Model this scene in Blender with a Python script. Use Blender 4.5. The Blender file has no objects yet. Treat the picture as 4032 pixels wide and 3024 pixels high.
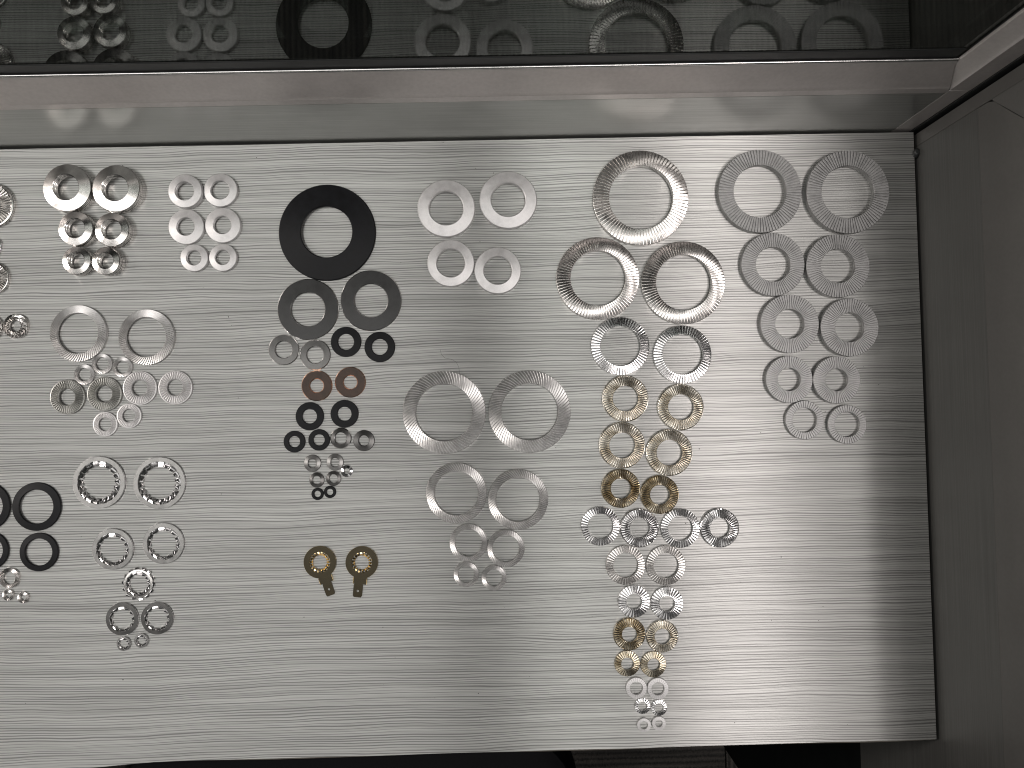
import bpy, bmesh, math, random
from mathutils import Vector, Matrix

random.seed(7)
PI = math.pi
R = math.radians
scene = bpy.context.scene
COL = scene.collection

# ------------------------------------------------------------------ camera
F_PX, CX, CY, CAM_Z = 3261.0, 2016.0, 1512.0, 0.5
CAM_ROT = Matrix.Rotation(-0.02328355, 3, 'Z') @ Matrix.Rotation(-0.01305686, 3, 'Y') @ Matrix.Rotation(0.03010245, 3, 'X')
cam_data = bpy.data.cameras.new('camera')
cam = bpy.data.objects.new('camera', cam_data)
COL.objects.link(cam)
cam.matrix_world = Matrix.Translation((0, 0, CAM_Z)) @ CAM_ROT.to_4x4()
cam_data.sensor_fit = 'HORIZONTAL'
cam_data.sensor_width = 36.0
cam_data.lens = F_PX / 4032.0 * 36.0
cam_data.clip_start = 0.01
cam_data.clip_end = 50.0
scene.camera = cam

# ------------------------------------------------------------------ world, lamps, exposure
world = bpy.data.worlds.new('World')
scene.world = world
world.use_nodes = True
bg = world.node_tree.nodes['Background']
bg.inputs['Color'].default_value = (0.95, 0.97, 0.95, 1)
bg.inputs['Strength'].default_value = 0.045


def panel_lamp(name, loc, sx, sy, watts, color, aim=None):
    d = bpy.data.lights.new(name, 'AREA')
    d.shape = 'RECTANGLE'
    d.size, d.size_y = sx, sy
    d.energy = watts
    d.color = color
    o = bpy.data.objects.new(name, d)
    COL.objects.link(o)
    o.location = loc
    if aim is not None:
        o.rotation_euler = (Vector(aim) - Vector(loc)).to_track_quat('-Z', 'Y').to_euler()
    return o


panel_lamp('ceiling_panel_near', (0.66, -0.38, 2.0), 0.34, 0.9, 7.8, (1.0, 0.93, 0.91))
panel_lamp('ceiling_panel_far', (1.15, -0.20, 2.0), 0.4, 0.9, 6.5, (1.0, 0.95, 0.92), (0.2, 0, 0))
panel_lamp('ceiling_panel_side', (1.9, -0.45, 1.8), 0.5, 0.7, 16.0, (1.0, 0.95, 0.92), (0.2, 0, 0))
panel_lamp('fill_panel_over', (-0.95, -0.08, 1.9), 1.6, 0.6, 11.5, (1.0, 0.98, 0.95))  # added softbox, unseen source, gives the board its base brightness
panel_lamp('fill_panel_centre', (0.20, -0.20, 1.9), 0.3, 0.5, 3.3, (1.0, 0.99, 0.95))  # added unseen fill, fitted to the brightness right of the board's middle
panel_lamp('fill_panel_front', (-0.45, -1.30, 1.6), 1.7, 0.35, 2.5, (1.0, 0.98, 0.95), (-0.1, 0, 0))  # added unseen softbox for highlights on front-facing washer slopes
panel_lamp('cabinet_lamp_left', (-1.15, 0.12, 0.66), 0.20, 0.26, 9, (1.0, 0.93, 0.88), (-0.1, 0, 0))

scene.view_settings.view_transform = 'Standard'
scene.view_settings.look = 'None'
scene.view_settings.exposure = -0.15
scene.view_settings.gamma = 1.0
scene.render.engine = 'CYCLES'
scene.cycles.use_denoising = True
scene.cycles.filter_width = 1.1
scene.cycles.max_bounces = 8
scene.cycles.glossy_bounces = 5
scene.cycles.sample_clamp_indirect = 6.0


# ------------------------------------------------------------------ pixel of the photograph -> point of the place
def at(px, py, z=0.0):
    v = CAM_ROT @ Vector(((px - CX) / F_PX, -(py - CY) / F_PX, -1.0))
    t = (z - CAM_Z) / v.z
    return Vector((0, 0, CAM_Z)) + v * t


S = CAM_Z / F_PX          # metres per photograph pixel on the board


# ------------------------------------------------------------------ materials
def new_mat(name):
    m = bpy.data.materials.new(name)
    m.use_nodes = True
    nt = m.node_tree
    return m, nt, nt.nodes['Principled BSDF']


def N(nt, kind, **kw):
    n = nt.nodes.new(kind)
    for k, v in kw.items():
        setattr(n, k, v)
    return n


def ramp(nt, src, stops):
    r = N(nt, 'ShaderNodeValToRGB')
    els = r.color_ramp.elements
    while len(els) > 1:
        els.remove(els[-1])
    els[0].position, els[0].color = stops[0][0], (*stops[0][1], 1)
    for p, c in stops[1:]:
        e = els.new(p)
        e.color = (*c, 1)
    nt.links.new(src, r.inputs[0])
    return r.outputs[0]


def mapped(nt, scale, coord='Object', rot=(0, 0, 0), src=None):
    mp = N(nt, 'ShaderNodeMapping')
    mp.inputs['Scale'].default_value = scale
    mp.inputs['Rotation'].default_value = rot
    if src is None:
        tc = N(nt, 'ShaderNodeTexCoord')
        src = tc.outputs[coord]
    nt.links.new(src, mp.inputs['Vector'])
    return mp.outputs[0]


def noise(nt, vec, scale=1.0, detail=2.0, rough=0.5):
    n = N(nt, 'ShaderNodeTexNoise')
    n.inputs['Scale'].default_value = scale
    n.inputs['Detail'].default_value = detail
    n.inputs['Roughness'].default_value = rough
    nt.links.new(vec, n.inputs['Vector'])
    return n.outputs['Fac']


def math_node(nt, op, a, b):
    n = N(nt, 'ShaderNodeMath', operation=op)
    for i, v in enumerate((a, b)):
        if isinstance(v, (int, float)):
            n.inputs[i].default_value = v
        else:
            nt.links.new(v, n.inputs[i])
    return n.outputs[0]


def mix_rgb(nt, fac, a, b, blend='MIX'):
    n = N(nt, 'ShaderNodeMix', data_type='RGBA', blend_type=blend)
    if isinstance(fac, (int, float)):
        n.inputs[0].default_value = fac
    else:
        nt.links.new(fac, n.inputs[0])
    for i, v in ((6, a), (7, b)):
        if isinstance(v, tuple):
            n.inputs[i].default_value = (*v, 1)
        else:
            nt.links.new(v, n.inputs[i])
    return n.outputs[2]


def bump(nt, height, bsdf, strength=0.3, dist=0.0002):
    b = N(nt, 'ShaderNodeBump')
    b.inputs['Strength'].default_value = strength
    b.inputs['Distance'].default_value = dist
    nt.links.new(height, b.inputs['Height'])
    nt.links.new(b.outputs[0], bsdf.inputs['Normal'])


def metal(name, col, rough, metallic=1.0, var=0.18, grit=0.25, scale=900.0, dark=None, rvar=0.10):
    """Plated or bare metal with blotches, fine grit and uneven gloss."""
    m, nt, b = new_mat(name)
    v = mapped(nt, (1, 1, 1))
    info = N(nt, 'ShaderNodeObjectInfo')
    off = N(nt, 'ShaderNodeVectorMath', operation='ADD')
    nt.links.new(v, off.inputs[0])
    nt.links.new(info.outputs['Location'], off.inputs[1])
    v = off.outputs[0]
    big = noise(nt, v, scale * 0.22, 3, 0.6)
    fine = noise(nt, v, scale * 3.0, 2, 0.6)
    dk = dark or tuple(c * (1 - var * 1.6) for c in col)
    c1 = ramp(nt, big, [(0.32, dk), (0.6, col)])
    f2 = ramp(nt, fine, [(0.3, (1 - var,) * 3), (0.65, (1.0,) * 3)])
    nt.links.new(mix_rgb(nt, 1.0, c1, f2, 'MULTIPLY'), b.inputs['Base Color'])
    rr = N(nt, 'ShaderNodeMapRange')
    rr.inputs['To Min'].default_value = max(0.03, rough - rvar)
    rr.inputs['To Max'].default_value = rough + rvar
    nt.links.new(big, rr.inputs['Value'])
    nt.links.new(rr.outputs[0], b.inputs['Roughness'])
    b.inputs['Metallic'].default_value = metallic
    if grit > 0:
        bump(nt, fine, b, grit, 0.00005)
    return m


M = {}
M['chrome'] = metal('polished_steel', (0.62, 0.60, 0.58), 0.20, var=0.12, grit=0.12)
M['bright'] = metal('bright_zinc', (0.78, 0.77, 0.77), 0.18, var=0.10, grit=0.06)
M['nickel'] = metal('warm_nickel', (0.68, 0.655, 0.635), 0.25, var=0.12, grit=0.10)
M['gold'] = metal('yellow_zinc', (0.55, 0.505, 0.42), 0.22, var=0.15, grit=0.10, dark=(0.40, 0.33, 0.22))
M['palegold'] = metal('pale_yellow_zinc', (0.78, 0.75, 0.69), 0.24, var=0.12, grit=0.10, dark=(0.62, 0.57, 0.49))
M['flake'] = metal('flake_zinc', (0.37, 0.366, 0.362), 0.46, metallic=0.8, var=0.14, grit=0.5)
M['flakelight'] = metal('light_flake_zinc', (0.60, 0.592, 0.59), 0.48, metallic=0.72, var=0.10, grit=0.4)
M['ringzinc'] = metal('ring_zinc', (0.58, 0.573, 0.565), 0.38, metallic=0.9, var=0.14, grit=0.3)
M['dullgrey'] = metal('dull_grey_steel', (0.36, 0.36, 0.34), 0.42, metallic=0.9, var=0.2, grit=0.35)
M['gunmetal'] = metal('gunmetal_steel', (0.05, 0.05, 0.05), 0.38, metallic=0.9, var=0.10, grit=0.3)
M['greysteel'] = metal('grey_spring_steel', (0.12, 0.118, 0.115), 0.32, metallic=0.95, var=0.14, grit=0.25)
M['silver'] = metal('silver_steel', (0.27, 0.267, 0.26), 0.36, metallic=0.95, var=0.2, grit=0.25)
M['copper'] = metal('copper_brown', (0.050, 0.029, 0.020), 0.45, metallic=0.35, var=0.3, grit=0.3)
M['blackox'] = metal('black_oxide', (0.005, 0.0055, 0.007), 0.48, metallic=0.0, var=0.3, grit=0.35)
M['blackox'].node_tree.nodes['Principled BSDF'].inputs['Specular IOR Level'].default_value = 0.18
M['brass'] = metal('tarnished_brass', (0.048, 0.040, 0.024), 0.36, metallic=0.8, var=0.25, grit=0.2, dark=(0.04, 0.033, 0.019))
M['brassbright'] = metal('bright_brass', (0.72, 0.56, 0.30), 0.22, var=0.15, grit=0.1)
M['edgesteel'] = metal('cut_steel_edge', (0.70, 0.69, 0.68), 0.22, var=0.1, grit=0.1)
M['edgecopper'] = metal('cut_copper_edge', (0.80, 0.50, 0.36), 0.24, var=0.1, grit=0.1)


def laminate():
    """Silver grey laminate with a fine wavy line grain along x, satin and brushed."""
    m, nt, b = new_mat('lined_silver_laminate')
    tc = N(nt, 'ShaderNodeTexCoord')
    src = tc.outputs['Object']
    sep = N(nt, 'ShaderNodeSeparateXYZ')
    nt.links.new(src, sep.inputs[0])
    w1 = noise(nt, mapped(nt, (5, 14, 1), src=src), 1, 2, 0.5)
    w2 = noise(nt, mapped(nt, (26, 90, 1), src=src), 1, 2, 0.5)
    y = math_node(nt, 'ADD', sep.outputs[1], math_node(nt, 'MULTIPLY', w1, 0.010))
    y = math_node(nt, 'ADD', y, math_node(nt, 'MULTIPLY', w2, 0.0019))
    cmb = N(nt, 'ShaderNodeCombineXYZ')
    nt.links.new(sep.outputs[0], cmb.inputs[0])
    nt.links.new(y, cmb.inputs[1])
    wv = cmb.outputs[0]

    def lines(freq, jit, jx, jy, ax, ay, lo, hi):
        ph = math_node(nt, 'MULTIPLY', y, 2 * PI * freq)
        jn = noise(nt, mapped(nt, (jx, jy, 1), src=wv), 1, 1, 0.5)
        ph = math_node(nt, 'ADD', ph, math_node(nt, 'MULTIPLY', jn, jit))
        sn = math_node(nt, 'SINE', ph, 0.0)
        am = noise(nt, mapped(nt, (ax, ay, 1), src=wv), 1, 2, 0.6)
        v = math_node(nt, 'ADD', sn, math_node(nt, 'MULTIPLY', math_node(nt, 'SUBTRACT', am, 0.5), 3.2))
        mr = N(nt, 'ShaderNodeMapRange')
        mr.inputs['From Min'].default_value = lo
        mr.inputs['From Max'].default_value = hi
        nt.links.new(v, mr.inputs['Value'])
        return mr.outputs[0]

    line = lines(670, 6.5, 5, 280, 6, 460, 0.1, 1.0)
    line2 = ramp(nt, noise(nt, mapped(nt, (10, 1300, 1), src=wv), 1, 1, 0.5), [(0.38, (1.0,) * 3), (0.56, (0.0,) * 3)])
    band = noise(nt, mapped(nt, (3, 120, 1), src=wv), 1, 2, 0.5)
    hair = noise(nt, mapped(nt, (60, 4200, 1), src=wv), 1, 1, 0.5)
    c = mix_rgb(nt, line, (0.600, 0.600, 0.582), (0.27, 0.268, 0.262))
    c = mix_rgb(nt, math_node(nt, 'MULTIPLY', line2, 0.30), c, (0.22, 0.22, 0.21))
    bd = ramp(nt, band, [(0.3, (0.86,) * 3), (0.6, (1.0,) * 3)])
    hr = ramp(nt, hair, [(0.3, (0.86,) * 3), (0.7, (1.0,) * 3)])
    c = mix_rgb(nt, 0.8, c, bd, 'MULTIPLY')
    c = mix_rgb(nt, 0.7, c, hr, 'MULTIPLY')
    nt.links.new(c, b.inputs['Base Color'])
    b.inputs['Metallic'].default_value = 0.80
    b.inputs['Roughness'].default_value = 0.375
    b.inputs['Specular IOR Level'].default_value = 0.5
    b.inputs['Anisotropic'].default_value = 1.0
    b.inputs['Anisotropic Rotation'].default_value = 0.25
    tg = N(nt, 'ShaderNodeTangent', direction_type='UV_MAP')
    nt.links.new(tg.outputs[0], b.inputs['Tangent'])
    bump(nt, math_node(nt, 'MULTIPLY', line, -1.0), b, 0.10, 0.0002)
    return m


M['laminate'] = laminate()


def brushed(name, col, rough, metallic, scale, grain=0.25, mottle=0.10):
    m, nt, b = new_mat(name)
    v = mapped(nt, scale)
    g = noise(nt, v, 1, 2, 0.5)
    bl = noise(nt, mapped(nt, (40, 40, 40)), 1, 3, 0.6)
    c = ramp(nt, g, [(0.3, tuple(x * (1 - grain) for x in col)), (0.65, col)])
    c2 = ramp(nt, bl, [(0.3, (1 - mottle,) * 3), (0.7, (1.0,) * 3)])
    nt.links.new(mix_rgb(nt, 1.0, c, c2, 'MULTIPLY'), b.inputs['Base Color'])
    b.inputs['Metallic'].default_value = metallic
    b.inputs['Roughness'].default_value = rough
    bump(nt, g, b, 0.06, 0.0001)
    return m


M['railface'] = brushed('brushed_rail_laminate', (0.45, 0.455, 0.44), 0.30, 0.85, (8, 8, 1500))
M['sideface_dim'] = brushed('dimmed_side_laminate', (0.085, 0.084, 0.079), 0.45, 0.2, (8, 8, 1100))  # dim light on the side wall is darkened into this base colour
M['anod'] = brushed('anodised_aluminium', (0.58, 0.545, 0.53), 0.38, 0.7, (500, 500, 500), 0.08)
M['sidecover_dim'] = brushed('dimmed_side_cover', (0.088, 0.085, 0.080), 0.45, 0.2, (500, 500, 500), 0.08)  # cover darkened the same way, its dim light put into the colour
M['rubber'] = brushed('black_gasket_rubber', (0.012, 0.013, 0.013), 0.5, 0.0, (300, 300, 300))
M['void'] = brushed('black_cabinet_board', (0.006, 0.007, 0.007), 0.7, 0.0, (100, 100, 100))
M['banding'] = brushed('grey_brown_edge_band', (0.10, 0.09, 0.075), 0.6, 0.0, (60, 60, 900))
M['stool'] = brushed('black_vinyl', (0.004, 0.004, 0.005), 0.6, 0.0, (600, 600, 600))
for k_ in ('stool', 'void'):
    M[k_].node_tree.nodes['Principled BSDF'].inputs['Specular IOR Level'].default_value = 0.08
M['hair'] = brushed('dark_hair', (0.05, 0.045, 0.04), 0.5, 0.0, (100, 100, 100))


def glass():
    """Flat grey-tinted pane: clear see-through layer under a Fresnel mirror layer."""
    m, nt, b = new_mat('tinted_pane_glass')
    nt.nodes.remove(b)
    out = [n for n in nt.nodes if n.type == 'OUTPUT_MATERIAL'][0]
    tr = N(nt, 'ShaderNodeBsdfTransparent')
    tr.inputs['Color'].default_value = (0.48, 0.51, 0.49, 1)
    gl = N(nt, 'ShaderNodeBsdfGlossy')
    gl.inputs['Roughness'].default_value = 0.0
    gl.inputs['Color'].default_value = (0.80, 0.84, 0.82, 1)
    fr = N(nt, 'ShaderNodeFresnel')
    geo = N(nt, 'ShaderNodeNewGeometry')      # same index for rays entering and leaving the pane
    ior = N(nt, 'ShaderNodeMapRange')
    ior.inputs['To Min'].default_value = 1.45
    ior.inputs['To Max'].default_value = 1.0 / 1.45
    nt.links.new(geo.outputs['Backfacing'], ior.inputs['Value'])
    nt.links.new(ior.outputs[0], fr.inputs['IOR'])
    mx = N(nt, 'ShaderNodeMixShader')
    nt.links.new(fr.outputs[0], mx.inputs[0])
    nt.links.new(tr.outputs[0], mx.inputs[1])
    nt.links.new(gl.outputs[0], mx.inputs[2])
    nt.links.new(mx.outputs[0], out.inputs['Surface'])
    return m


M['glass'] = glass()


def carpet_mat(name, col):
    m, nt, b = new_mat(name)
    tc = N(nt, 'ShaderNodeTexCoord')
    src = tc.outputs['Object']
    w = N(nt, 'ShaderNodeTexWave', wave_type='BANDS', bands_direction='Y')
    w.inputs['Scale'].default_value = 42
    w.inputs['Distortion'].default_value = 1.2
    w.inputs['Detail'].default_value = 2
    w.inputs['Detail Scale'].default_value = 6
    nt.links.new(src, w.inputs['Vector'])
    loop = noise(nt, mapped(nt, (320, 200, 1), src=src), 1, 2, 0.6)
    strip = noise(nt, mapped(nt, (6, 90, 1), src=src), 1, 2, 0.6)
    h = math_node(nt, 'ADD', w.outputs['Fac'], loop)
    c = ramp(nt, h, [(0.5, tuple(x * 0.25 for x in col)), (1.4, col)])
    c2 = ramp(nt, strip, [(0.35, (0.35,) * 3), (0.65, (1.0,) * 3)])
    nt.links.new(mix_rgb(nt, 1.0, c, c2, 'MULTIPLY'), b.inputs['Base Color'])
    b.inputs['Roughness'].default_value = 0.95
    bump(nt, h, b, 0.8, 0.004)
    return m


M['carpet'] = carpet_mat('ribbed_grey_carpet', (0.05, 0.044, 0.039))


# ------------------------------------------------------------------ mesh helpers
def link_mesh(name, verts, faces, mat, parent=None, sharp=32, loc=(0, 0, 0)):
    me = bpy.data.meshes.new(name)
    me.from_pydata(verts, [], faces)
    me.update()
    bm = bmesh.new()
    bm.from_mesh(me)
    bmesh.ops.recalc_face_normals(bm, faces=bm.faces)
    bm.to_mesh(me)
    bm.free()
    for p in me.polygons:
        p.use_smooth = True
    me.set_sharp_from_angle(angle=R(sharp))
    mats = mat if isinstance(mat, (list, tuple)) else [mat]
    for mm in mats:
        me.materials.append(M[mm])
    o = bpy.data.objects.new(name, me)
    o.location = loc
    if parent is not None:
        o.parent = parent
    COL.objects.link(o)
    return o


def tag(o, label=None, cat=None, group=None, kind=None):
    if label:
        o['label'] = label
    if cat:
        o['category'] = cat
    if group:
        o['group'] = group
    if kind:
        o['kind'] = kind
    return o


def box(name, x0, x1, y0, y1, z0, z1, mat, parent=None, bevel=0.0):
    cx, cy, cz = (x0 + x1) / 2, (y0 + y1) / 2, (z0 + z1) / 2
    bm = bmesh.new()
    bmesh.ops.create_cube(bm, size=1.0)
    for v in bm.verts:
        v.co = Vector((v.co.x * (x1 - x0), v.co.y * (y1 - y0), v.co.z * (z1 - z0)))
    if bevel > 0:
        bmesh.ops.bevel(bm, geom=list(bm.edges), offset=bevel, segments=3, affect='EDGES', profile=0.5)
    me = bpy.data.meshes.new(name)
    bm.to_mesh(me)
    bm.free()
    me.materials.append(M[mat])
    o = bpy.data.objects.new(name, me)
    px = parent.location if parent is not None else Vector((0, 0, 0))
    o.location = Vector((cx, cy, cz)) - px
    if parent is not None:
        o.parent = parent
    COL.objects.link(o)
    return o


def prism(name, poly, fn0, fn1, mat, parent=None):
    """Cross-section poly swept from fn0(p) to fn1(p)."""
    n = len(poly)
    verts = [fn0(p) for p in poly] + [fn1(p) for p in poly]
    faces = [(i, (i + 1) % n, n + (i + 1) % n, n + i) for i in range(n)]
    faces += [tuple(range(n - 1, -1, -1)), tuple(range(n, 2 * n))]
    return link_mesh(name, verts, faces, mat, parent, 25)


def empty(name, loc):
    o = bpy.data.objects.new(name, None)
    o.empty_display_size = 0.01
    o.location = loc
    COL.objects.link(o)
    return o


# ------------------------------------------------------------------ floor below the shelf
FLOOR_Z = -0.60
floor = box('floor', -2.5, 2.5, -2.5, 2.5, FLOOR_Z - 0.05, FLOOR_Z - 0.006, 'void')
tag(floor, kind='structure')
tile0 = None
for ix in range(-3, 3):
    for iy in range(-4, 4):
        x, y = 0.285 + ix * 0.5, -0.10 + iy * 0.5
        if tile0 is None:
            tile0 = box('carpet_tile', -0.249, 0.249, -0.249, 0.249, -0.006, 0.0, 'carpet', None, 0.0012)
            t = tile0
        else:
            t = tile0.copy()
            COL.objects.link(t)
        t.parent = floor
        t.location = Vector((x + 0.25, y + 0.25, FLOOR_Z - 0.003)) - floor.location
        t.rotation_euler = (0, 0, PI / 2 if (iy >= 0 or ix >= 0) else 0.0)

# ------------------------------------------------------------------ shelf board
BX0, BX1, BY0, BY1, BT = -0.62, 0.2567, -0.2042, 0.1638, 0.018


def build_board():
    n = 60
    front = []
    for i in range(n + 1):
        x = BX0 + (BX1 - BX0) * i / n
        bulge = 0.0
        if x < -0.205:
            u = min(1.0, (-0.205 - x) / 0.06)
            bulge = -0.0030 * u * u * (3 - 2 * u)
        front.append((x, BY0 + bulge + 0.00018 * math.sin(x * 61) * math.sin(x * 23)))
    verts, faces, uvs = [], [], []
    for z in (0.0, -BT):
        for (x, y) in front:
            verts.append((x, y, z))
        for (x, y) in front:
            verts.append((x, BY1, z))
    m = n + 1
    for i in range(n):
        faces.append((i, i + 1, m + i + 1, m + i))
        faces.append((2 * m + i + 1, 2 * m + i, 3 * m + i, 3 * m + i + 1))
        faces.append((i + 1, i, 2 * m + i, 2 * m + i + 1))
        faces.append((m + i, m + i + 1, 3 * m + i + 1, 3 * m + i))
    faces.append((0, m, 3 * m, 2 * m))
    faces.append((m - 1, 3 * m - 1, 4 * m - 1, 2 * m - 1))
    o = link_mesh('shelf_board', verts, faces, 'laminate', None, 30)
    uvl = o.data.uv_layers.new(name='UVMap')
    for lp in o.data.loops:
        co = o.data.vertices[lp.vertex_index].co
        uvl.data[lp.index].uv = (co.x, co.y)
    tag(o, kind='structure')
    bv, bf = [], []
    for (x, y) in front:
        d = 0.0009 + 0.0004 * math.sin(x * 37)
        bv += [(x, y - 0.00003, -0.0012), (x, y - d, -0.0016), (x, y - d, -BT), (x, y - 0.00003, -BT)]
    for i in range(n):
        for k in range(4):
            a, b2 = i * 4 + k, i * 4 + (k + 1) % 4
            bf.append((a, b2, b2 + 4, a + 4))
    bf += [(3, 2, 1, 0), (n * 4, n * 4 + 1, n * 4 + 2, n * 4 + 3)]
    link_mesh('edge_band', bv, bf, 'banding', o, 30)
    return o


board = build_board()

# ------------------------------------------------------------------ glass screen behind the board
GY = 0.1725
scr = empty('glass_screen', (0, 0.17, -0.1))
tag(scr, 'upright clear glass pane in a silver aluminium frame behind the shelf', 'glass screen')
YF = 0.1652
XE = 0.2560


def Lq(x, y, z):
    return (x - 0.0, y - 0.17, z + 0.1)


# bottom rail: lower brushed face board, then the slanted aluminium cover with a rounded top lip
box('rail_face', BX0, 0.2444, YF, YF + 0.012, -0.115, 0.0600, 'railface', scr, 0.0004)
sec = [(YF - 0.0001, 0.0604), (YF + 0.0001, 0.0664), (YF + 0.00025, 0.0666)]
for k in range(9):
    u = k / 8
    sec.append((YF + 0.0004 + 0.0044 * u ** 1.2, 0.0669 + 0.0226 * u))
sec += [(YF + 0.0050, 0.0897), (YF + 0.0062, 0.0897), (YF + 0.0062, 0.0604)]
prism('rail_cover', sec, lambda p: Lq(BX0, *p),
      lambda p: Lq(0.2448 - 0.0105 * max(0, min(1, (p[1] - 0.062) / 0.026)), *p), 'anod', scr)
lsec = [(YF + 0.00555 + 0.0009 * math.cos(a_ * PI / 8), 0.0907 + 0.0009 * math.sin(a_ * PI / 8)) for a_ in range(16)]
prism('rail_lip', lsec, lambda p: Lq(BX0, *p), lambda p: Lq(0.2342, *p), 'edgesteel', scr)
box('gasket', BX0, 0.2335, YF + 0.0066, GY - 0.0001, 0.075, 0.1000, 'rubber', scr, 0.0005)
# corner post of the same section
box('post_face', 0.2447, XE, YF + 0.0001, YF + 0.012, -0.115, 0.0625, 'anod', scr, 0.0003)
psec = [(0.2560, YF + 0.0001), (0.2450, YF + 0.0003)]
for k in range(9):
    u = k / 8
    psec.append((0.2447 - 0.0100 * u, YF + 0.0006 + 0.0042 * u ** 0.9))
psec += [(0.2344, YF + 0.0056), (0.2344, YF + 0.0062), (0.2560, YF + 0.0062)]
prism('post_cover', psec, lambda p: Lq(p[0], p[1], 0.0628 + 0.0255 * max(0, min(1, (0.2450 - p[0]) / 0.0105))),
      lambda p: Lq(p[0], p[1], 0.42), 'anod', scr)
box('gasket', 0.2345, 0.2500, YF + 0.0064, GY - 0.0002, 0.1004, 0.42, 'rubber', scr, 0.0005)
box('glass_pane', BX0, 0.2480, GY, GY + 0.005, 0.078, 0.42, 'glass', scr, 0.0003)

# ------------------------------------------------------------------ side screen right of the board
XF = 0.2590
side = empty('side_screen', (0.26, 0.0, -0.1))
tag(side, 'framed side panel standing in dim light along the shelf at right', 'side panel')


def Ls(x, y, z):
    return (x - 0.26, y, z + 0.1)


box('rail_face', XF, XF + 0.012, -0.47, 0.1551, -0.115, 0.0640, 'sideface_dim', side)
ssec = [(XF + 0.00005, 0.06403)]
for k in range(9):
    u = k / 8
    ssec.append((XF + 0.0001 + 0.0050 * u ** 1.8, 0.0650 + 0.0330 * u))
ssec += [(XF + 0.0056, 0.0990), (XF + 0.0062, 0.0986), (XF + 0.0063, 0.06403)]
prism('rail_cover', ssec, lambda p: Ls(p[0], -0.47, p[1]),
      lambda p: Ls(p[0], 0.1550 - 0.0190 * max(0, min(1, (p[1] - 0.076) / 0.022)), p[1]), 'sidecover_dim', side)
box('post_face', XF + 0.0002, XF + 0.012, 0.1554, 0.1632, -0.115, 0.42, 'sidecover_dim', side, 0.0003)
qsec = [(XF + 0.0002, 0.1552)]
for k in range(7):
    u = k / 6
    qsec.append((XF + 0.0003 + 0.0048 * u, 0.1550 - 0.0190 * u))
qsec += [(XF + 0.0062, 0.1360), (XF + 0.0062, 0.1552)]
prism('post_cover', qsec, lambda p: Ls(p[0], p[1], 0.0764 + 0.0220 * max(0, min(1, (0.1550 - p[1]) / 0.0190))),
      lambda p: Ls(p[0], p[1], 0.42), 'sidecover_dim', side)
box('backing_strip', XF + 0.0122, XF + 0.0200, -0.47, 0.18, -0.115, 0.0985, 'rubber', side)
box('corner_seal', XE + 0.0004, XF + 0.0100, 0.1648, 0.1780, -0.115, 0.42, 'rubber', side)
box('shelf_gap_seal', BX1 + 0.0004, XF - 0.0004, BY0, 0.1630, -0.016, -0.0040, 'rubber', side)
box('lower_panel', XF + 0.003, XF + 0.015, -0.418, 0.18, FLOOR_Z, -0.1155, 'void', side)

# black rubber bumper wedged in the gap at the far right corner
bp_ = at(3616, 603, 0.001)
bm = bmesh.new()
bmesh.ops.create_uvsphere(bm, u_segments=24, v_segments=12, radius=0.0026)
for v in bm.verts:
    v.co.z *= 0.9
    v.co.x *= 0.85
    if v.co.z > 0.0018:
        v.co.z = 0.0018
    v.co.y += 0.0006 * math.sin(v.co.z * 900)
me = bpy.data.meshes.new('rubber_bumper')
bm.to_mesh(me)
bm.free()
for p in me.polygons:
    p.use_smooth = True
me.materials.append(M['rubber'])
o = bpy.data.objects.new('rubber_bumper', me)
o.location = (0.2578, bp_.y, 0.0006)
COL.objects.link(o)
tag(o, 'small black rubber bumper in the gap at the shelf corner', 'bumper')

# black rounded seat in front of the shelf, down near the floor
st = empty('stool', (-0.158, -0.53, FLOOR_Z))
tag(st, 'black rounded stool below the front edge of the shelf', 'stool')


def rounded_slab(name, w, d, r, z0, z1, mat, parent, edge=0.02):
    out = []
    for (sx, sy, a0) in ((1, 1, 0), (-1, 1, 90), (-1, -1, 180), (1, -1, 270)):
        for k in range(9):
            a = R(a0 + k * 90 / 8)
            out.append((sx * (w / 2 - r), sy * (d / 2 - r), math.cos(a), math.sin(a)))
    rings = [(z0, -0.01), (z0, 0.0), (z1 - edge, 0.0), (z1 - edge * 0.3, -edge * 0.3), (z1, -edge), (z1 + 0.004, -edge * 3)]
    verts, faces = [], []
    n = len(out)
    for (z, e) in rings:
        for (cx, cy, ux, uy) in out:
            verts.append((cx + ux * (r + e), cy + uy * (r + e), z))
    for k in range(len(rings) - 1):
        for i in range(n):
            j = (i + 1) % n
            faces.append((k * n + i, k * n + j, (k + 1) * n + j, (k + 1) * n + i))
    faces += [tuple(range(n)), tuple(range((len(rings) - 1) * n, len(rings) * n))]
    return link_mesh(name, verts, faces, mat, parent, 40)


rounded_slab('seat', 0.452, 0.44, 0.065, 0.24, 0.30, 'stool', st)
rounded_slab('base', 0.30, 0.30, 0.06, 0.0, 0.2395, 'stool', st, 0.004)


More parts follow.
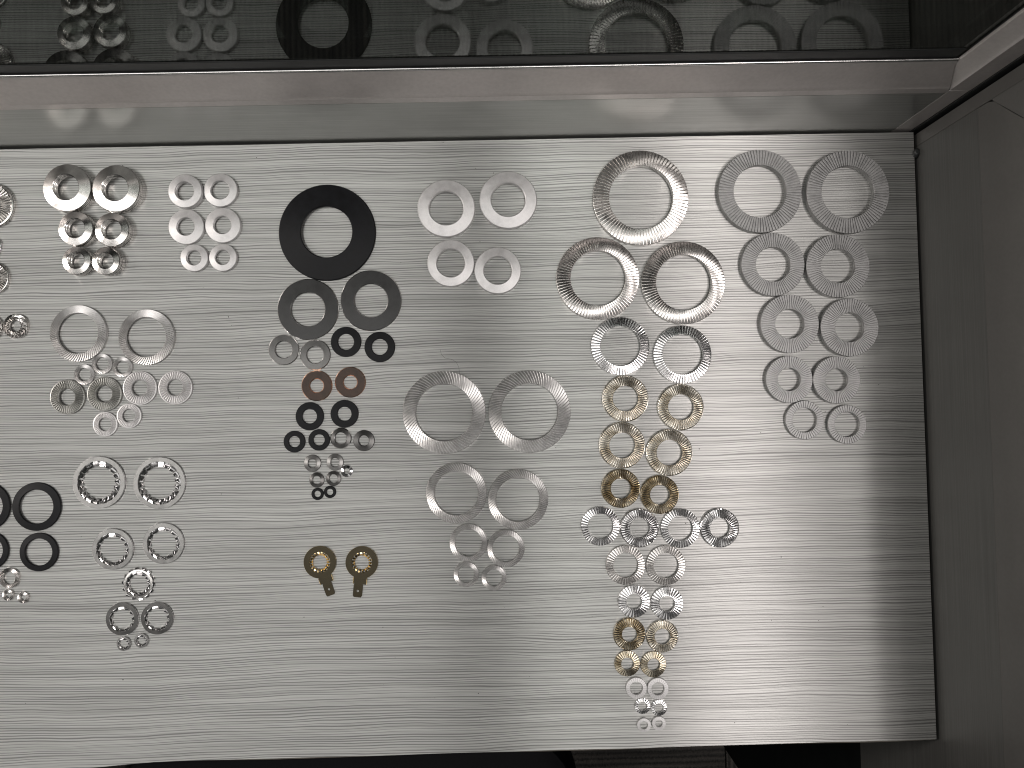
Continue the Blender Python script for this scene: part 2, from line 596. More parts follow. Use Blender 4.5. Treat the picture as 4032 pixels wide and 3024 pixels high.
# ------------------------------------------------------------------ washers
def ring_mesh(name, stations, n, mats, lower, phase=0.0, prof=None, twist=None, sharp=28, matidx=None):
    """Revolved ring. stations: list of (r, z, rib amplitude) from inner wall over the top to the outer wall;
    lower: (r, z) points closing the underside from outer to inner. prof: rib profile [(phase, height)]."""
    if prof is None:
        angs = [(2 * PI * i / n, 0.0) for i in range(n)]
    else:
        angs = []
        for i in range(n):
            for (ph, h) in prof:
                angs.append((2 * PI * (i + ph) / n, h))
    na = len(angs)
    verts, faces, fm = [], [], []
    loop = [(s[0], s[1], s[2], 1) for s in stations] + [(p[0], p[1], 0.0, 0) for p in lower]
    nl = len(loop)
    tw = twist or [0.0] * nl
    for k, (r, z, amp, top) in enumerate(loop):
        t = tw[k] if k < len(tw) else 0.0
        for (a, h) in angs:
            aa = a + t + phase
            verts.append((r * math.cos(aa), r * math.sin(aa), z + amp * h))
    for k in range(nl):
        k2 = (k + 1) % nl
        for i in range(na):
            j = (i + 1) % na
            faces.append((k * na + i, k * na + j, k2 * na + j, k2 * na + i))
            fm.append(matidx[k] if matidx and k < len(matidx) else 0)
    me = bpy.data.meshes.new(name)
    me.from_pydata(verts, [], faces)
    me.update()
    bm = bmesh.new()
    bm.from_mesh(me)
    bmesh.ops.recalc_face_normals(bm, faces=bm.faces)
    bm.to_mesh(me)
    bm.free()
    for p in me.polygons:
        p.use_smooth = True
        p.material_index = fm[p.index]
    me.set_sharp_from_angle(angle=R(sharp))
    for mm in mats:
        me.materials.append(M[mm])
    return me


PROF = {
    'plate': [(0.0, 0.0), (0.06, -1.0), (0.18, -1.0), (0.26, 0.05), (0.60, 0.35), (0.92, 0.65)],
    'groove': [(0.0, 0.0), (0.05, -1.0), (0.19, -1.0), (0.25, 0.0), (0.65, 0.06)],
    'ridge': [(0.0, 1.0), (0.12, 0.9), (0.26, 0.1), (0.45, 0.0), (0.75, 0.0), (0.88, 0.2)],
    'saw': [(0.0, -0.2), (0.12, 0.0), (0.50, 0.5), (0.80, 1.0), (0.90, 0.1)],
    'wave': [(0.0, 1.0), (0.20, 0.7), (0.38, -0.7), (0.5, -1.0), (0.62, -0.7), (0.80, 0.7)],
}


def cone_disc(od, idm, t, cone, chamfer=0.00025, mats=('silver', 'edgesteel'), n=128):
    """Plain flat or conical washer with small chamfers. Bottom of the outer rim rests at z=0."""
    ro, ri = od / 2, idm / 2
    c = min(chamfer, (ro - ri) * 0.2)

    def zt(r):
        return t + cone * (ro - r) / (ro - ri)
    st_, mi = [], []
    st_.append((ri, zt(ri) - t + c * 0.2, 0)); mi.append(0)
    st_.append((ri, zt(ri) - c, 0)); mi.append(1)
    st_.append((ri + c, zt(ri + c), 0)); mi.append(0)
    for k in (0.33, 0.66):
        r = ri + (ro - ri) * k
        st_.append((r, zt(r), 0)); mi.append(0)
    st_.append((ro - c, zt(ro - c), 0)); mi.append(1)
    st_.append((ro, t - c, 0)); mi.append(1)
    st_.append((ro, c * 0.5, 0)); mi.append(0)
    low = [(ro - c * 0.5, 0.0), (ri + c * 0.5, cone)]
    return st_, low, mi, None


def make_plain(name, od, idm, t, cone, mat, edge=None, chamfer=0.00025, n=128):
    st_, low, mi, _ = cone_disc(od, idm, t, cone, chamfer)
    return ring_mesh(name, st_, n, (mat, edge or mat), low, matidx=mi, sharp=20)


def make_rib(name, od, idm, t, cone, mat, n, amp, prof, rim=0.0, spiral=0.0, chevron=0.0, inner=0.0, dome=0.0, serr=True):
    """Washer with embossed ribs on its top. rim / inner: share of the width left smooth."""
    ro, ri = od / 2, idm / 2
    w = ro - ri
    c = min(0.00025, w * 0.08)

    def zt(r):
        u = (ro - r) / w
        return t + cone * u + dome * (1 - (2 * u - 1) ** 2)
    st_, tw = [], []
    a_in = ri + w * max(inner, 0.001)
    a_out = ro - w * max(rim, 0.001)

    def add(r, z, a):
        st_.append((r, z, a))
        u = (r - ri) / w
        tw.append(spiral * (u - 0.5) + chevron * (1 - abs(2 * u - 1)))
    ein = 1.0 if inner <= 0.0 else 0.0
    eout = 1.0 if (rim <= 0.0 and serr) else 0.0
    add(ri, max(0.0001, zt(ri) - t), 0)
    add(ri, zt(ri) - c, amp * ein)
    add(ri + c * 0.7, zt(ri + c) , amp * ein)
    if inner > 0:
        add(a_in - w * 0.02, zt(a_in), 0)
    add(a_in + w * 0.05, zt(a_in + w * 0.05), amp)
    for k in (0.25, 0.5, 0.75):
        r = a_in + (a_out - a_in) * k
        add(r, zt(r), amp)
    add(a_out - w * 0.05, zt(a_out - w * 0.05), amp)
    if rim > 0:
        add(a_out + w * 0.02, zt(a_out), 0)
    add(ro - c * 0.8, zt(ro - c * 0.8), amp * eout)
    add(ro, t - c, amp * eout * 0.6)
    add(ro, c * 0.4, 0)
    low = [(ro - c * 0.4, 0.0), (ri + c * 0.4, max(0.0, cone))]
    tw += [tw[-1], tw[0]]
    return ring_mesh(name, st_, n, (mat,), low, phase=random.random() * 6, prof=PROF[prof], twist=tw, sharp=9)


THINGS = []


def add_thing(name, me, px, py, ztop, radius, label, cat, group, zbase=0.0):
    p = at(px, py, zbase + ztop)
    o = bpy.data.objects.new(name, me)
    o.location = (p.x, p.y, zbase + 0.00003)
    COL.objects.link(o)
    tag(o, label, cat, group)
    THINGS.append((o, radius, zbase))
    return o


def mm(v):
    return v * 0.001


def plain(px, py, od, idm, t, cone, mat, label, group, name='flat_washer', edge=None, chamfer=0.25, zbase=0.0, n=128):
    me = make_plain(name, od * S, idm * S, mm(t), mm(cone), mat, edge, mm(chamfer), n)
    return add_thing(name, me, px, py, mm(t), od * S / 2, label, 'washer', group, zbase)


def rib(px, py, od, idm, t, cone, mat, n, amp, prof, label, group, name='ribbed_washer', **kw):
    kw['dome'] = mm(kw.get('dome', 0.0))
    me = make_rib(name, od * S, idm * 0.955 * S, mm(t), mm(cone), mat, n, mm(amp), prof, **kw)
    return add_thing(name, me, px, py, mm(t), od * S / 2, label, 'washer', group)


ORD = ['top', 'second', 'third', 'bottom']


def stack(px, py, od, idm, t, cone, mat, cnt, where, what, group, name='conical_washer', edge=None):
    me = make_plain(name, od * S, idm * S, mm(t), mm(cone), mat, edge, mm(0.3))
    top = at(px, py, mm(t) * cnt * 1.02)
    for k in range(cnt):
        o = bpy.data.objects.new(name, me)
        j = 0.0 if k == cnt - 1 else 0.00022
        o.location = (top.x + random.uniform(-j, j), top.y + random.uniform(-j, j), 0.00003 + k * mm(t) * 1.02)
        COL.objects.link(o)
        lvl = cnt - 1 - k
        w = 'top' if lvl == 0 else ('bottom' if k == 0 else ORD[lvl] + ' from top')
        tag(o, '%s, %s in the %s stack' % (what, w, where), 'washer', group)
        THINGS.append((o, od * S / 2, 0.0 if k == 0 else None))
        o['stack'] = int(round(px * 10000 + py))


# --- column of polished conical stacks
g = 'polished conical washer stacks'
wt = 'polished steel conical washer'
for (x, y, od, idm, where) in ((267, 742, 186, 100, 'upper left polished'), (453, 745, 184, 101, 'upper right polished'),
                               (297, 900, 134, 76, 'middle left polished'), (440, 905, 133, 77, 'middle right polished'),
                               (302, 1022, 110, 64, 'lower left polished'), (416, 1023, 109, 62, 'lower right polished')):
    stack(x, y, od, idm, 1.45, 1.5 * od / 186, 'chrome', 4, where, wt, g)
# --- column of matte conical stacks
g = 'matte zinc conical washer stacks'
wt = 'matte light grey conical washer'
for (x, y, od, idm, cnt, where) in ((731, 754, 132, 74, 3, 'upper left matte'), (865, 750, 132, 74, 2, 'upper right matte'),
                                    (734, 893, 139, 70, 2, 'middle left matte'), (876, 888, 139, 70, 2, 'middle right matte'),
                                    (765, 1013, 108, 58, 2, 'lower left matte'), (876, 1011, 109, 58, 2, 'lower right matte')):
    stack(x, y, od, idm, 1.3, 0.9 * od / 132, 'flakelight', cnt, where, wt, g)

# --- things cut by the left edge of the picture
g = 'washers cut by the left edge of the photo'
rib(-36, 807, 178, 86, 2.2, 1.61, 'chrome', 44, 0.45, 'wave', 'large shiny ribbed washer cut off at the left edge, topmost there', g, rim=0.16)
plain(-35, 971, 80, 40, 1.6, 0.8, 'bright', 'small smooth silver washer just peeking in at the left edge', g)
rib(-31, 1094, 128, 62, 1.8, 1.12, 'chrome', 39, 0.39, 'wave', 'smaller shiny ribbed washer cut by left edge below the peeking silver one', g, rim=0.14)
rib(61, 1284, 97, 48, 1.6, 0.81, 'chrome', 21, 0.51, 'saw', 'shiny washer with chevron ribs near the left edge', g, name='chevron_washer', chevron=0.22, dome=0.3)
rib(-40, 1288, 96, 48, 1.6, 0.81, 'chrome', 21, 0.51, 'saw', 'chevron ribbed washer cut by left edge beside its whole twin', g, name='chevron_washer', chevron=0.22, dome=0.3)
plain(-57, 1994, 188, 133, 1.3, 0.4, 'blackox', 'large black ring cut off by the left edge', g, name='black_ring')
plain(-43, 2168, 148, 106, 1.2, 0.3, 'blackox', 'medium black ring cut off by the left edge', g, name='black_ring')

g = 'black rings at the left'
plain(143, 1995, 188, 132, 1.3, 0.4, 'blackox', 'whole large black ring at left, above the medium one', g, name='black_ring')
plain(152, 2174, 149, 105, 1.2, 0.3, 'blackox', 'whole medium black ring at left, below the large one', g, name='black_ring')
g = 'tiny rings below the black rings'
rib(36, 2276, 78, 52, 1.3, 0.43, 'nickel', 38, 0.24, 'saw', 'small grey serrated ring touching the left edge under black rings', g, name='serrated_ring', spiral=0.18)
rib(31, 2343, 44, 25, 1.1, 0.25, 'nickel', 20, 0.18, 'saw', 'left of two tiny grey rings under the black rings', g, name='serrated_ring', spiral=0.2)
rib(91, 2353, 44, 24, 1.1, 0.25, 'nickel', 20, 0.18, 'saw', 'right of two tiny grey rings under the black rings', g, name='serrated_ring', spiral=0.2)

# --- spiral ribbed rings and ribbed washers, left cluster
g = 'left cluster of ribbed rings and washers'
rib(310, 1315, 222, 166, 1.6, 0.93, 'ringzinc', 69, 0.36, 'saw', 'large slant-ribbed steel ring, left of the upper pair', g, name='serrated_ring', spiral=-0.20)
rib(575, 1330, 219, 163, 1.6, 0.93, 'ringzinc', 69, 0.36, 'saw', 'large slant-ribbed steel ring, right of the upper pair', g, name='serrated_ring', spiral=-0.20)
rib(334, 1475, 80, 54, 1.2, 0.50, 'ringzinc', 39, 0.21, 'saw', 'lowest-left of three small slant-ribbed rings under the large pair', g, name='serrated_ring', spiral=-0.24)
rib(401, 1433, 79, 53, 1.2, 0.50, 'ringzinc', 39, 0.21, 'saw', 'middle of three small slant-ribbed rings under the large pair', g, name='serrated_ring', spiral=-0.24)
rib(481, 1444, 79, 53, 1.2, 0.50, 'ringzinc', 39, 0.21, 'saw', 'right of three small slant-ribbed rings under the large pair', g, name='serrated_ring', spiral=-0.24)
rib(267, 1561, 136, 67, 1.3, 0.81, 'dullgrey', 43, 0.26, 'wave', 'dark grey ribbed washer at left end of its row', g, rim=0.12, inner=0.04)
rib(411, 1551, 135, 66, 1.3, 0.81, 'dullgrey', 43, 0.26, 'wave', 'dark grey ribbed washer second in its row', g, rim=0.12, inner=0.04)
rib(549, 1527, 133, 64, 1.3, 0.81, 'flakelight', 38, 0.33, 'wave', 'light grey ribbed washer third in its row, touching a small ring', g, rim=0.14, inner=0.05)
rib(690, 1526, 133, 65, 1.3, 0.81, 'flakelight', 38, 0.33, 'wave', 'light grey ribbed washer at right end of its row', g, rim=0.14, inner=0.05)
rib(415, 1670, 97, 54, 1.1, 0.56, 'flakelight', 39, 0.21, 'wave', 'lower of two small light ribbed washers below the row', g, rim=0.25, inner=0.03)
rib(507, 1637, 97, 54, 1.1, 0.56, 'flakelight', 39, 0.21, 'wave', 'upper of two small light ribbed washers below the row', g, rim=0.25, inner=0.03)

# --- flat and disc-spring washers around the big black disc
g = 'flat washers below the big black disc'
plain(1288, 916, 381, 201, 1.9, 2.2, 'blackox', 'largest black disc washer, by far the biggest black one', g, name='disc_washer', chamfer=0.5, n=160)
plain(1213, 1218, 241, 132, 1.5, 0.3, 'gunmetal', 'dark grey flat washer with bright rim, left below the black disc', g, edge='edgesteel', chamfer=0.45)
plain(1461, 1183, 240, 130, 1.5, 0.3, 'gunmetal', 'dark grey flat washer with bright rim, right below the black disc', g, edge='edgesteel', chamfer=0.45)
plain(1117, 1377, 121, 65, 1.1, 0.2, 'greysteel', 'small grey flat washer at the left end of the row of four', g, edge='edgesteel', chamfer=0.45)
plain(1241, 1397, 120, 65, 1.1, 0.2, 'greysteel', 'small grey flat washer second in the row of four', g, edge='edgesteel', chamfer=0.45)
plain(1362, 1346, 119, 63, 1.2, 0.3, 'blackox', 'small black washer third in the row with two grey ones', g)
plain(1495, 1366, 120, 63, 1.2, 0.3, 'blackox', 'small black washer at the right end of the row with two grey ones', g)
plain(1247, 1518, 121, 52, 1.0, 0.0, 'copper', 'brown copper washer on the left of the pair', g, edge='edgecopper', chamfer=0.45)
plain(1379, 1505, 121, 52, 1.0, 0.0, 'copper', 'brown copper washer on the right of the pair', g, edge='edgecopper', chamfer=0.45)
plain(1219, 1639, 110, 57, 1.2, 0.3, 'blackox', 'black washer below the left copper washer', g)
plain(1356, 1630, 109, 55, 1.2, 0.3, 'blackox', 'black washer below the right copper washer', g)
plain(1159, 1739, 85, 44, 1.0, 0.2, 'blackox', 'smaller black washer at left end of its row of four', g)
plain(1256, 1732, 84, 44, 1.0, 0.2, 'blackox', 'smaller black washer second in its row, beside a grey one', g)
plain(1342, 1725, 83, 46, 0.9, 0.7, 'greysteel', 'small dark grey cupped washer touching the black one above', g, edge='edgesteel', chamfer=0.45)
plain(1433, 1735, 83, 41, 0.9, 0.7, 'greysteel', 'small grey cupped washer at right end of its row', g)
plain(1230, 1824, 67, 34, 0.9, 0.7, 'silver', 'left of two small light silver washers', g)
plain(1319, 1820, 66, 34, 0.9, 0.7, 'silver', 'right of two small light silver washers', g)
plain(1366, 1855, 48, 23, 0.8, 0.8, 'bright', 'tiny mirror-bright washer touching the light silver one', g, n=64)
plain(1247, 1890, 59, 33, 0.8, 0.6, 'greysteel', 'left of two tiny dark steel washers above the black pair', g, edge='silver')
plain(1313, 1884, 59, 33, 0.8, 0.6, 'greysteel', 'right of two tiny dark steel washers above the black pair', g, edge='silver')
plain(1250, 1945, 48, 25, 0.8, 0.2, 'blackox', 'tiny black washer, left of the lowest pair', g, n=64)
plain(1299, 1937, 48, 25, 0.8, 0.2, 'blackox', 'tiny black washer, right of the lowest pair', g, n=64)

# --- four light matte conical washers
g = 'four light matte washers'
plain(1757, 820, 227, 134, 3.8, 1.3, 'flakelight', 'large light matte washer, upper left of the four', g, name='conical_washer', chamfer=0.45)
plain(2001, 787, 227, 134, 3.8, 1.3, 'flakelight', 'large light matte washer, upper right of the four', g, name='conical_washer', chamfer=0.45)
plain(1775, 1036, 185, 111, 3.3, 1.1, 'flakelight', 'smaller light matte washer, lower left of the four', g, name='conical_washer', chamfer=0.4)
plain(1960, 1065, 184, 110, 3.3, 1.1, 'flakelight', 'smaller light matte washer, lower right of the four', g, name='conical_washer', chamfer=0.4)

# --- slant-ribbed thin rings in the middle
g = 'slant-ribbed rings in four pairs'
for (x, y, od, idm, n, size, sd) in ((1749, 1624, 324, 234, 79, 'largest', 'left'), (2085, 1621, 322, 232, 79, 'largest', 'right'),
                                     (1797, 1942, 236, 179, 72, 'second largest', 'left'), (2040, 1967, 235, 179, 72, 'second largest', 'right'),
                                     (1845, 2137, 147, 110, 51, 'third largest', 'left'), (1991, 2161, 146, 110, 51, 'third largest', 'right'),
                                     (1836, 2262, 98, 68, 41, 'smallest', 'left'), (1946, 2274, 98, 67, 41, 'smallest', 'right')):
    rib(x, y, od, idm, 1.6 + 0.0045 * od, 0.3 + 0.0022 * od, 'ringzinc', n, 0.16 + 0.0007 * od, 'saw',
        'slant-ribbed grey ring, %s of the %s central pair' % (sd, size), g, name='serrated_ring', spiral=0.20 if od > 130 else 0.24)

# --- tall column of shiny ribbed washers
g = 'shiny ribbed washers in the tall column'
rib(2523, 779, 377, 264, 4.0, 1.24, 'nickel', 82, 0.42, 'plate', 'largest shiny ribbed washer at the top of the tall column', g, dome=0.5)
rib(2354, 1096, 326, 226, 3.4, 1.12, 'nickel', 82, 0.42, 'plate', 'big shiny ribbed washer, left below the largest one', g, dome=0.5)
rib(2691, 1113, 328, 228, 3.4, 1.12, 'nickel', 82, 0.42, 'plate', 'big shiny ribbed washer, right below the largest one', g, dome=0.5)
rib(2442, 1363, 230, 164, 2.4, 1.05, 'bright', 61, 0.39, 'ridge', 'medium bright ribbed ring, left of the pair above golden washers', g)
rib(2687, 1396, 230, 166, 2.4, 1.05, 'bright', 61, 0.39, 'ridge', 'medium bright ribbed ring, right of the pair above golden washers', g)
for (x, y, od, idm, mt, n, lab) in (
        (2462, 1570, 183, 104, 'palegold', 54, 'pale gold ribbed washer, left of the highest golden pair'),
        (2680, 1604, 183, 105, 'palegold', 54, 'pale gold ribbed washer, right of the highest golden pair'),
        (2449, 1754, 183, 104, 'palegold', 54, 'pale gold ribbed washer, left of the second golden pair'),
        (2635, 1783, 184, 105, 'palegold', 54, 'pale gold ribbed washer, right of the second golden pair'),
        (2444, 1922, 153, 82, 'gold', 48, 'deeper gold ribbed washer, left of the third golden pair'),
        (2598, 1947, 152, 80, 'gold', 48, 'deeper gold ribbed washer, right of the third golden pair')):
    rib(x, y, od, idm, 1.9, 1.1 * od / 183, mt, n, 0.36, 'wave', lab, g, rim=0.07)
rib(2364, 2072, 153, 103, 1.8, 0.87, 'bright', 43, 0.33, 'ridge', 'silver ribbed ring at the left end of the row of four', g)
rib(2518, 2079, 152, 82, 1.8, 1.05, 'bright', 43, 0.36, 'wave', 'silver ribbed washer second in the row of four', g, rim=0.06)
rib(2678, 2081, 154, 101, 1.8, 0.87, 'bright', 43, 0.33, 'ridge', 'silver ribbed ring third in the row of four', g)
rib(2833, 2079, 154, 81, 1.8, 1.05, 'bright', 43, 0.36, 'wave', 'gleaming white-silver ribbed washer at right end of the row of four', g, rim=0.06)
rib(2463, 2225, 154, 102, 1.8, 0.87, 'nickel', 43, 0.33, 'ridge', 'dark-topped ribbed ring, left of pair below the row of four', g)
rib(2622, 2225, 155, 103, 1.8, 0.87, 'nickel', 43, 0.33, 'ridge', 'dark-topped ribbed ring, right of pair below the row of four', g)
rib(2496, 2368, 127, 63, 1.6, 1.05, 'bright', 33, 0.30, 'ridge', 'small silver ribbed washer, left of pair above the last golden ones', g)
rib(2626, 2376, 129, 62, 1.6, 1.05, 'bright', 33, 0.30, 'ridge', 'small silver ribbed washer, right of pair above the last golden ones', g)
rib(2478, 2498, 127, 61, 1.6, 0.93, 'gold', 38, 0.36, 'wave', 'dark bronze ribbed washer, left of the lower bronze pair', g, rim=0.07)
rib(2608, 2506, 126, 64, 1.6, 0.93, 'palegold', 38, 0.36, 'wave', 'dull bronze ribbed washer, right of the lower bronze pair', g, rim=0.07)
rib(2470, 2612, 100, 50, 1.4, 0.87, 'gold', 30, 0.26, 'ridge', 'small golden ribbed washer, left of the lowest golden pair', g)
rib(2573, 2616, 101, 50, 1.4, 0.87, 'gold', 30, 0.26, 'ridge', 'small golden ribbed washer, right of the lowest golden pair', g)
rib(2506, 2710, 82, 52, 2.0, 0.19, 'flakelight', 26, 0.21, 'groove', 'small matte grooved ring, left of pair below the golden ones', g)
rib(2591, 2712, 83, 52, 2.0, 0.19, 'flakelight', 26, 0.21, 'groove', 'small matte grooved ring, right of pair below the golden ones', g)
rib(2530, 2780, 62, 37, 1.3, 0.50, 'bright', 20, 0.24, 'ridge', 'tiny shiny ribbed ring, left of the second lowest pair', g)
rib(2595, 2788, 63, 37, 1.3, 0.50, 'bright', 20, 0.24, 'ridge', 'tiny shiny ribbed ring, right of the second lowest pair', g)
rib(2536, 2856, 54, 31, 1.9, 0.12, 'flakelight', 20, 0.18, 'groove', 'tiny matte grooved ring, left of the lowest pair in tall column', g)
rib(2595, 2848, 54, 29, 1.9, 0.12, 'flakelight', 20, 0.18, 'groove', 'tiny matte grooved ring, right of the lowest pair in tall column', g)

# --- right column: matte wedge-lock pairs, each an upper and a lower half
g = 'matte wedge-lock washers in the right column'


def wedge(px, py, od, idm, t, n, lab):
    half = t / 2
    a = make_rib('upper_half', od * S, idm * 0.94 * S, mm(half - 0.04), 0.0, 'flake', n, mm(0.65), 'groove')
    b = make_plain('lower_half', od * S * 0.995, idm * 0.95 * S, mm(half), 0.0, 'flake', None, mm(0.2), 96)
    p = at(px, py, mm(t))
    e = empty('wedge_lock_washer', (p.x, p.y, 0.00003))
    tag(e, lab, 'washer', g)
    for nm, me, z in (('lower_half', b, 0.0), ('upper_half', a, mm(half + 0.04))):
        o = bpy.data.objects.new(nm, me)
        o.parent = e
        o.location = (0, 0, z)
        COL.objects.link(o)
    THINGS.append((e, od * S / 2, 0.0))


for (x, y, od, idm, t, n, lab) in (
        (2993, 753, 329, 222, 4.8, 82, 'largest matte grooved ring, left of the top pair at right'),
        (3339, 756, 329, 222, 4.8, 82, 'largest matte grooved ring, right of the top pair at right'),
        (3044, 1041, 250, 145, 4.4, 72, 'matte grooved washer, left of the second pair in right column'),
        (3300, 1047, 251, 143, 4.4, 72, 'matte grooved washer, right of the second pair in right column'),
        (3110, 1275, 231, 122, 4.2, 69, 'matte grooved washer, left of the third pair in right column'),
        (3346, 1289, 229, 123, 4.2, 69, 'matte grooved washer, right of the third pair in right column'),
        (3108, 1494, 185, 95, 3.8, 59, 'matte grooved washer, left of the fourth pair in right column'),
        (3295, 1496, 186, 93, 3.8, 59, 'matte grooved washer, right of the fourth pair in right column'),
        (3169, 1654, 152, 102, 2.8, 44, 'small matte grooved ring, left of the lowest pair in right column'),
        (3336, 1671, 153, 104, 2.8, 44, 'small matte grooved ring, right of the lowest pair in right column')):
    wedge(x, y, od, idm, t, n, lab)

# --- internal tooth washers
g = 'toothed washers in the lower left'


def tooth_mesh(rr, rt, wa, t, tw):
    """One twisted tooth reaching from radius rr in to rt, centred on +x."""
    verts, faces = [], []
    k = 5
    for i in range(k):
        u = i / (k - 1)
        r = rr + (rt - rr) * u
        hw = wa * (1.0 - 0.18 * u) * (0.5 + 0.5 * min(1, u * 3)) * rr if rt < rr else wa * (1.0 - 0.1 * u) * rr
        a = tw * u ** 0.7
        ca, sa = math.cos(a), math.sin(a)
        for (y, z) in ((-hw, -t / 2), (hw, -t / 2), (hw, t / 2), (-hw, t / 2)):
            verts.append((r, y * ca - z * sa, y * sa + z * ca))
    for i in range(k - 1):
        for j in range(4):
            j2 = (j + 1) % 4
            faces.append((i * 4 + j, i * 4 + j2, i * 4 + 4 + j2, i * 4 + 4 + j))
    faces += [(3, 2, 1, 0), tuple((k - 1) * 4 + j for j in range(4))]
    return verts, faces


def mesh_only(name, verts, faces, mat):
    o = link_mesh(name, verts, faces, mat, None, 45)
    me = o.data
    bpy.data.objects.remove(o)
    return me


def toothed(px, py, od, body, tip, n, mat, lab, t=0.8, outer_teeth=0, twist=0.75, tmat='bright'):
    ro, rb, rt = od * S / 2, body * S / 2, tip * S / 2
    h = mm(t)
    lift = mm(0.45)
    me = make_plain('toothed_washer', od * S, body * S, h, mm(0.05), mat, 'bright', mm(0.15), 96)
    p = at(px, py, h + lift)
    o = bpy.data.objects.new('toothed_washer', me)
    o.location = (p.x, p.y, lift)
    COL.objects.link(o)
    tag(o, lab, 'washer', g)
    THINGS.append((o, ro, 0.0))
    v, f = tooth_mesh(rb * 1.02, rt, 0.80 * PI / n, h * 0.85, twist)
    tm = mesh_only('tooth', v, f, tmat)
    ph = random.random() * 6
    for i in range(n):
        c = bpy.data.objects.new('tooth', tm)
        c.parent = o
        c.location = (0, 0, h / 2)
        c.rotation_euler = (0, 0, ph + 2 * PI * i / n)
        COL.objects.link(c)
    if outer_teeth:
        v, f = tooth_mesh(ro * 0.97, ro * 1.13, 0.55 * PI / outer_teeth, h * 0.85, -twist)
        tm2 = mesh_only('outer_tooth', v, f, tmat)
        for i in range(outer_teeth):
            c = bpy.data.objects.new('outer_tooth', tm2)
            c.parent = o
            c.location = (0, 0, h / 2)
            c.rotation_euler = (0, 0, ph + 2 * PI * (i + 0.5) / outer_teeth)
            COL.objects.link(c)
    return o


toothed(389, 1900, 202, 166, 126, 18, 'silver', 'large toothed washer, left of the top toothed pair', 1.0)
toothed(627, 1902, 201, 166, 126, 18, 'silver', 'large toothed washer, right of the top toothed pair', 1.0)
toothed(443, 2163, 159, 126, 100, 14, 'silver', 'medium toothed washer, left of the second toothed pair', 0.9)
toothed(643, 2140, 159, 126, 100, 13, 'silver', 'medium toothed washer, right of the second toothed pair', 0.9)
toothed(544, 2299, 112, 94, 70, 14, 'chrome', 'single shiny toothed ring with teeth inside and out', 0.9, outer_teeth=14)
toothed(480, 2438, 126, 94, 78, 11, 'greysteel', 'dark toothed washer, left of the third toothed pair', 0.8)
toothed(618, 2435, 125, 94, 78, 11, 'greysteel', 'dark toothed washer, right of the third toothed pair', 0.8)
toothed(486, 2535, 55, 41, 30, 9, 'silver', 'tiny toothed washer, left of the lowest toothed pair', 0.6)
toothed(556, 2523, 55, 41, 30, 9, 'silver', 'tiny toothed washer, right of the lowest toothed pair', 0.6)

# --- two brass ring terminals with a tab
g = 'brass ring terminals'


def slab_with_hole(outer, inner, z0, z1):
    n = len(outer)
    verts = []
    for z in (z1, z0):
        verts += [(x, y, z) for (x, y) in outer]
        verts += [(x, y, z) for (x, y) in inner]
    faces = []
    for i in range(n):
        j = (i + 1) % n
        faces.append((i, j, n + j, n + i))
        faces.append((2 * n + j, 2 * n + i, 3 * n + i, 3 * n + j))
        faces.append((j, i, 2 * n + i, 2 * n + j))
        faces.append((n + i, n + j, 3 * n + j, 3 * n + i))
    return verts, faces


def terminal(px, py, ang, tab_shift, lab):
    h, lift = mm(0.8), mm(0.7)
    p = at(px, py, h + lift)
    me = make_plain('ring_terminal', 126 * S, 80 * S, h, 0.0, 'brass', 'brassbright', mm(0.12), 96)
    o = bpy.data.objects.new('ring_terminal', me)
    o.location = (p.x, p.y, lift)
    o.rotation_euler = (0, 0, ang)
    COL.objects.link(o)
    tag(o, lab, 'terminal', g)
    THINGS.append((o, 63 * S, 0.0))
    # teeth: folded corrugation round the hole
    v, f = tooth_mesh(40.6 * S, 27 * S, 0.55 * PI / 18, h * 0.8, 0.9)
    tm = mesh_only('tooth', v, f, 'brassbright')
    for i in range(18):
        c = bpy.data.objects.new('tooth', tm)
        c.parent = o
        c.location = (0, 0, h / 2)
        c.rotation_euler = (0, 0, 2 * PI * i / 18)
        COL.objects.link(c)
    # neck along -y, slightly below the face of the head
    nv = []
    for z in (h - 0.00003, 0.00003):
        nv += [(-26 * S, -50 * S, z), (26 * S, -50 * S, z), (25 * S, -84 * S, z), (-25 * S, -84 * S, z)]
    nf = [(0, 1, 2, 3), (7, 6, 5, 4)] + [(i, 4 + i, 4 + (i + 1) % 4, (i + 1) % 4) for i in range(4)]
    # outer curve of the head already covers the inner end of the neck
    link_mesh('neck', nv, nf, ['brass'], o, 30)
    for sx in (-1, 1):
        ev = []
        for z in (h + 0.00002, 0.0):
            ev += [(sx * 26 * S, -60 * S, z), (sx * 27.6 * S, -60 * S, z), (sx * 26.6 * S, -84 * S, z), (sx * 25 * S, -84 * S, z)]
        link_mesh('neck_edge', ev, nf, 'brassbright', o, 30)
    outer, inner = [], []
    w, y0, y1, r = 18 * S, -82 * S, -136 * S, 6 * S
    for k in range(24):
        a = 2 * PI * k / 24 + PI / 24
        cx, cy = math.cos(a), math.sin(a)
        m_ = max(abs(cx), abs(cy))
        sx, sy = cx / m_, cy / m_
        X, Y = sx * w, (y0 + y1) / 2 + sy * abs(y1 - y0) / 2
        if sy < -0.8 and abs(sx) > 0.8:
            X *= 0.90
        outer.append((X + tab_shift * S, Y))
        inner.append((4.6 * S * cx + tab_shift * S, -112 * S + 4.6 * S * cy))
    v, f = slab_with_hole(outer, inner, -lift + 0.00005, -lift + 0.00005 + mm(0.8))
    tab = link_mesh('tab', v, f, 'brass', o, 30)
    return o


terminal(1259, 2214, math.atan2(93, 282), -2, 'left brass ring terminal with its tab slanting to the right')
terminal(1424, 2215, math.atan2(-35, 300), -5, 'right brass ring terminal with its tab pointing straight down')

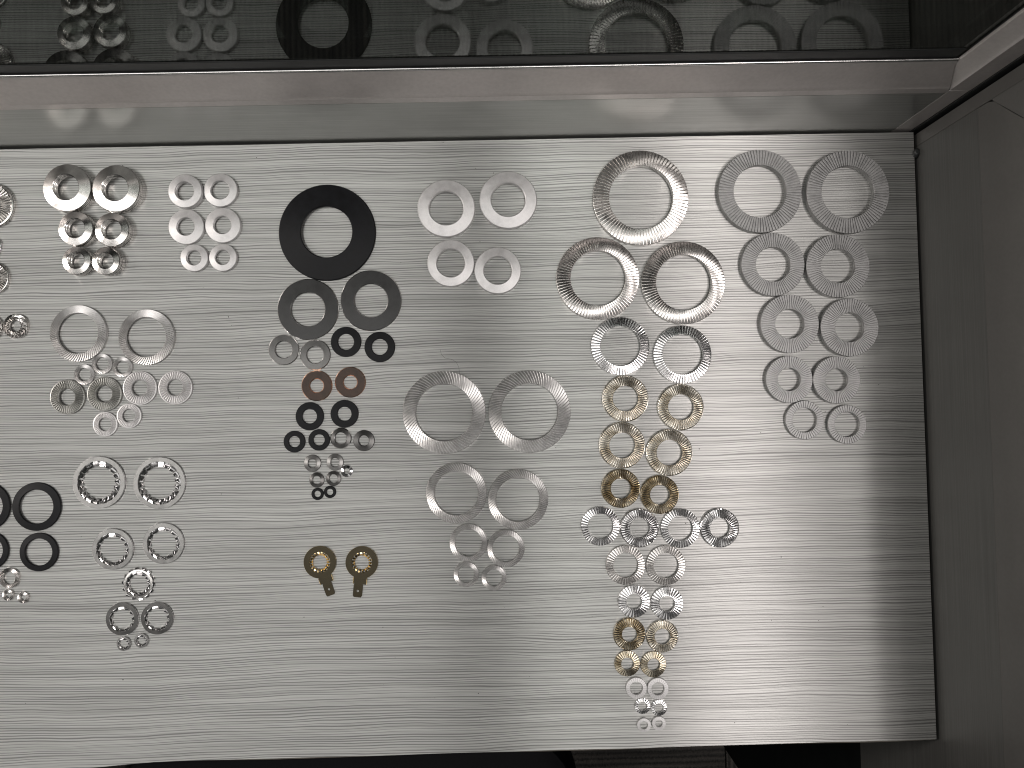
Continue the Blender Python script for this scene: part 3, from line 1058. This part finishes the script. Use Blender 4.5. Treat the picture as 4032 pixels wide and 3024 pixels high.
# ------------------------------------------------------------------ keep touching washers from cutting into each other
items = [(o, r) for (o, r, zb) in THINGS if 'stack' not in o]
stacks = {}
for (o, r, zb) in THINGS:
    if 'stack' in o:
        stacks.setdefault(o['stack'], []).append((o, r))
nodes = [[[o], Vector((o.location.x, o.location.y)), r] for (o, r) in items]
for k, lst in stacks.items():
    nodes.append([[o for o, _ in lst], Vector((lst[-1][0].location.x, lst[-1][0].location.y)), lst[0][1] + 0.0002])
start = [n[1].copy() for n in nodes]
for _ in range(60):
    for i in range(len(nodes)):
        for j in range(i):
            a, b = nodes[i], nodes[j]
            d = a[1] - b[1]
            need = a[2] + b[2] + 0.00012
            if d.length < need and d.length > 1e-6:
                push = d.normalized() * (need - d.length) * 0.5
                a[1] += push
                b[1] -= push
for n, s0 in zip(nodes, start):
    dv = n[1] - s0
    for o in n[0]:
        o.location.x += dv.x
        o.location.y += dv.y
for lst in stacks.values():
    for o, _ in lst:
        del o['stack']

# ------------------------------------------------------------------ crumbs of dust on the board and scuffs on the rail cover
dv, df = [], []
spots = [(2176, 2192), (2700, 2060), (1508, 2470), (620, 1300), (3052, 1830), (1010, 620), (2180, 1460), (2990, 2440), (3170, 2905), (1745, 560),
         (980, 2480), (1650, 2620), (2050, 1660), (900, 1250), (3390, 2130), (1560, 1890), (350, 2750), (2160, 2730)]
spots += [(random.uniform(20, 3560), random.uniform(620, 2880)) for _ in range(70)]
for (sx_, sy_) in spots:
    q = at(sx_, sy_, 0.0)
    rr_ = random.uniform(0.00010, 0.00032)
    n0 = len(dv)
    for k in range(5):
        a_ = k * 2 * PI / 5 + random.random()
        dv.append((q.x + rr_ * math.cos(a_) * random.uniform(0.7, 1.8), q.y + rr_ * math.sin(a_), 0.00002))
    dv.append((q.x, q.y, rr_ * 0.9))
    for k in range(5):
        df.append((n0 + k, n0 + (k + 1) % 5, n0 + 5))
    df.append(tuple(n0 + k for k in range(4, -1, -1)))
dust = link_mesh('dust', dv, df, 'hair')
tag(dust, 'tiny dark crumbs of dust scattered over the board', 'dust', kind='stuff')

# ------------------------------------------------------------------ a loose hair on the board
pts = [at(x, y, 0.0003) for (x, y) in ((1733, 1376), (1738, 1396), (1752, 1410), (1775, 1414), (1795, 1424), (1806, 1444), (1810, 1472))]
hv, hf = [], []
path = []
for i in range(len(pts) - 1):
    for k in range(6):
        path.append(pts[i].lerp(pts[i + 1], k / 6))
path.append(pts[-1])
for i, q in enumerate(path):
    a = path[max(0, i - 1)]
    b = path[min(len(path) - 1, i + 1)]
    d = (b - a).normalized()
    s = Vector((-d.y, d.x, 0))
    for k in range(4):
        an = k * PI / 2
        hv.append(tuple(q + s * 0.00006 * math.cos(an) + Vector((0, 0, 0.00006 * math.sin(an)))))
for i in range(len(path) - 1):
    for k in range(4):
        hf.append((i * 4 + k, i * 4 + (k + 1) % 4, i * 4 + 4 + (k + 1) % 4, i * 4 + 4 + k))
hair = link_mesh('hair_strand', hv, hf, 'hair')
tag(hair, 'thin curved hair lying on the board above the largest central ring', 'hair')
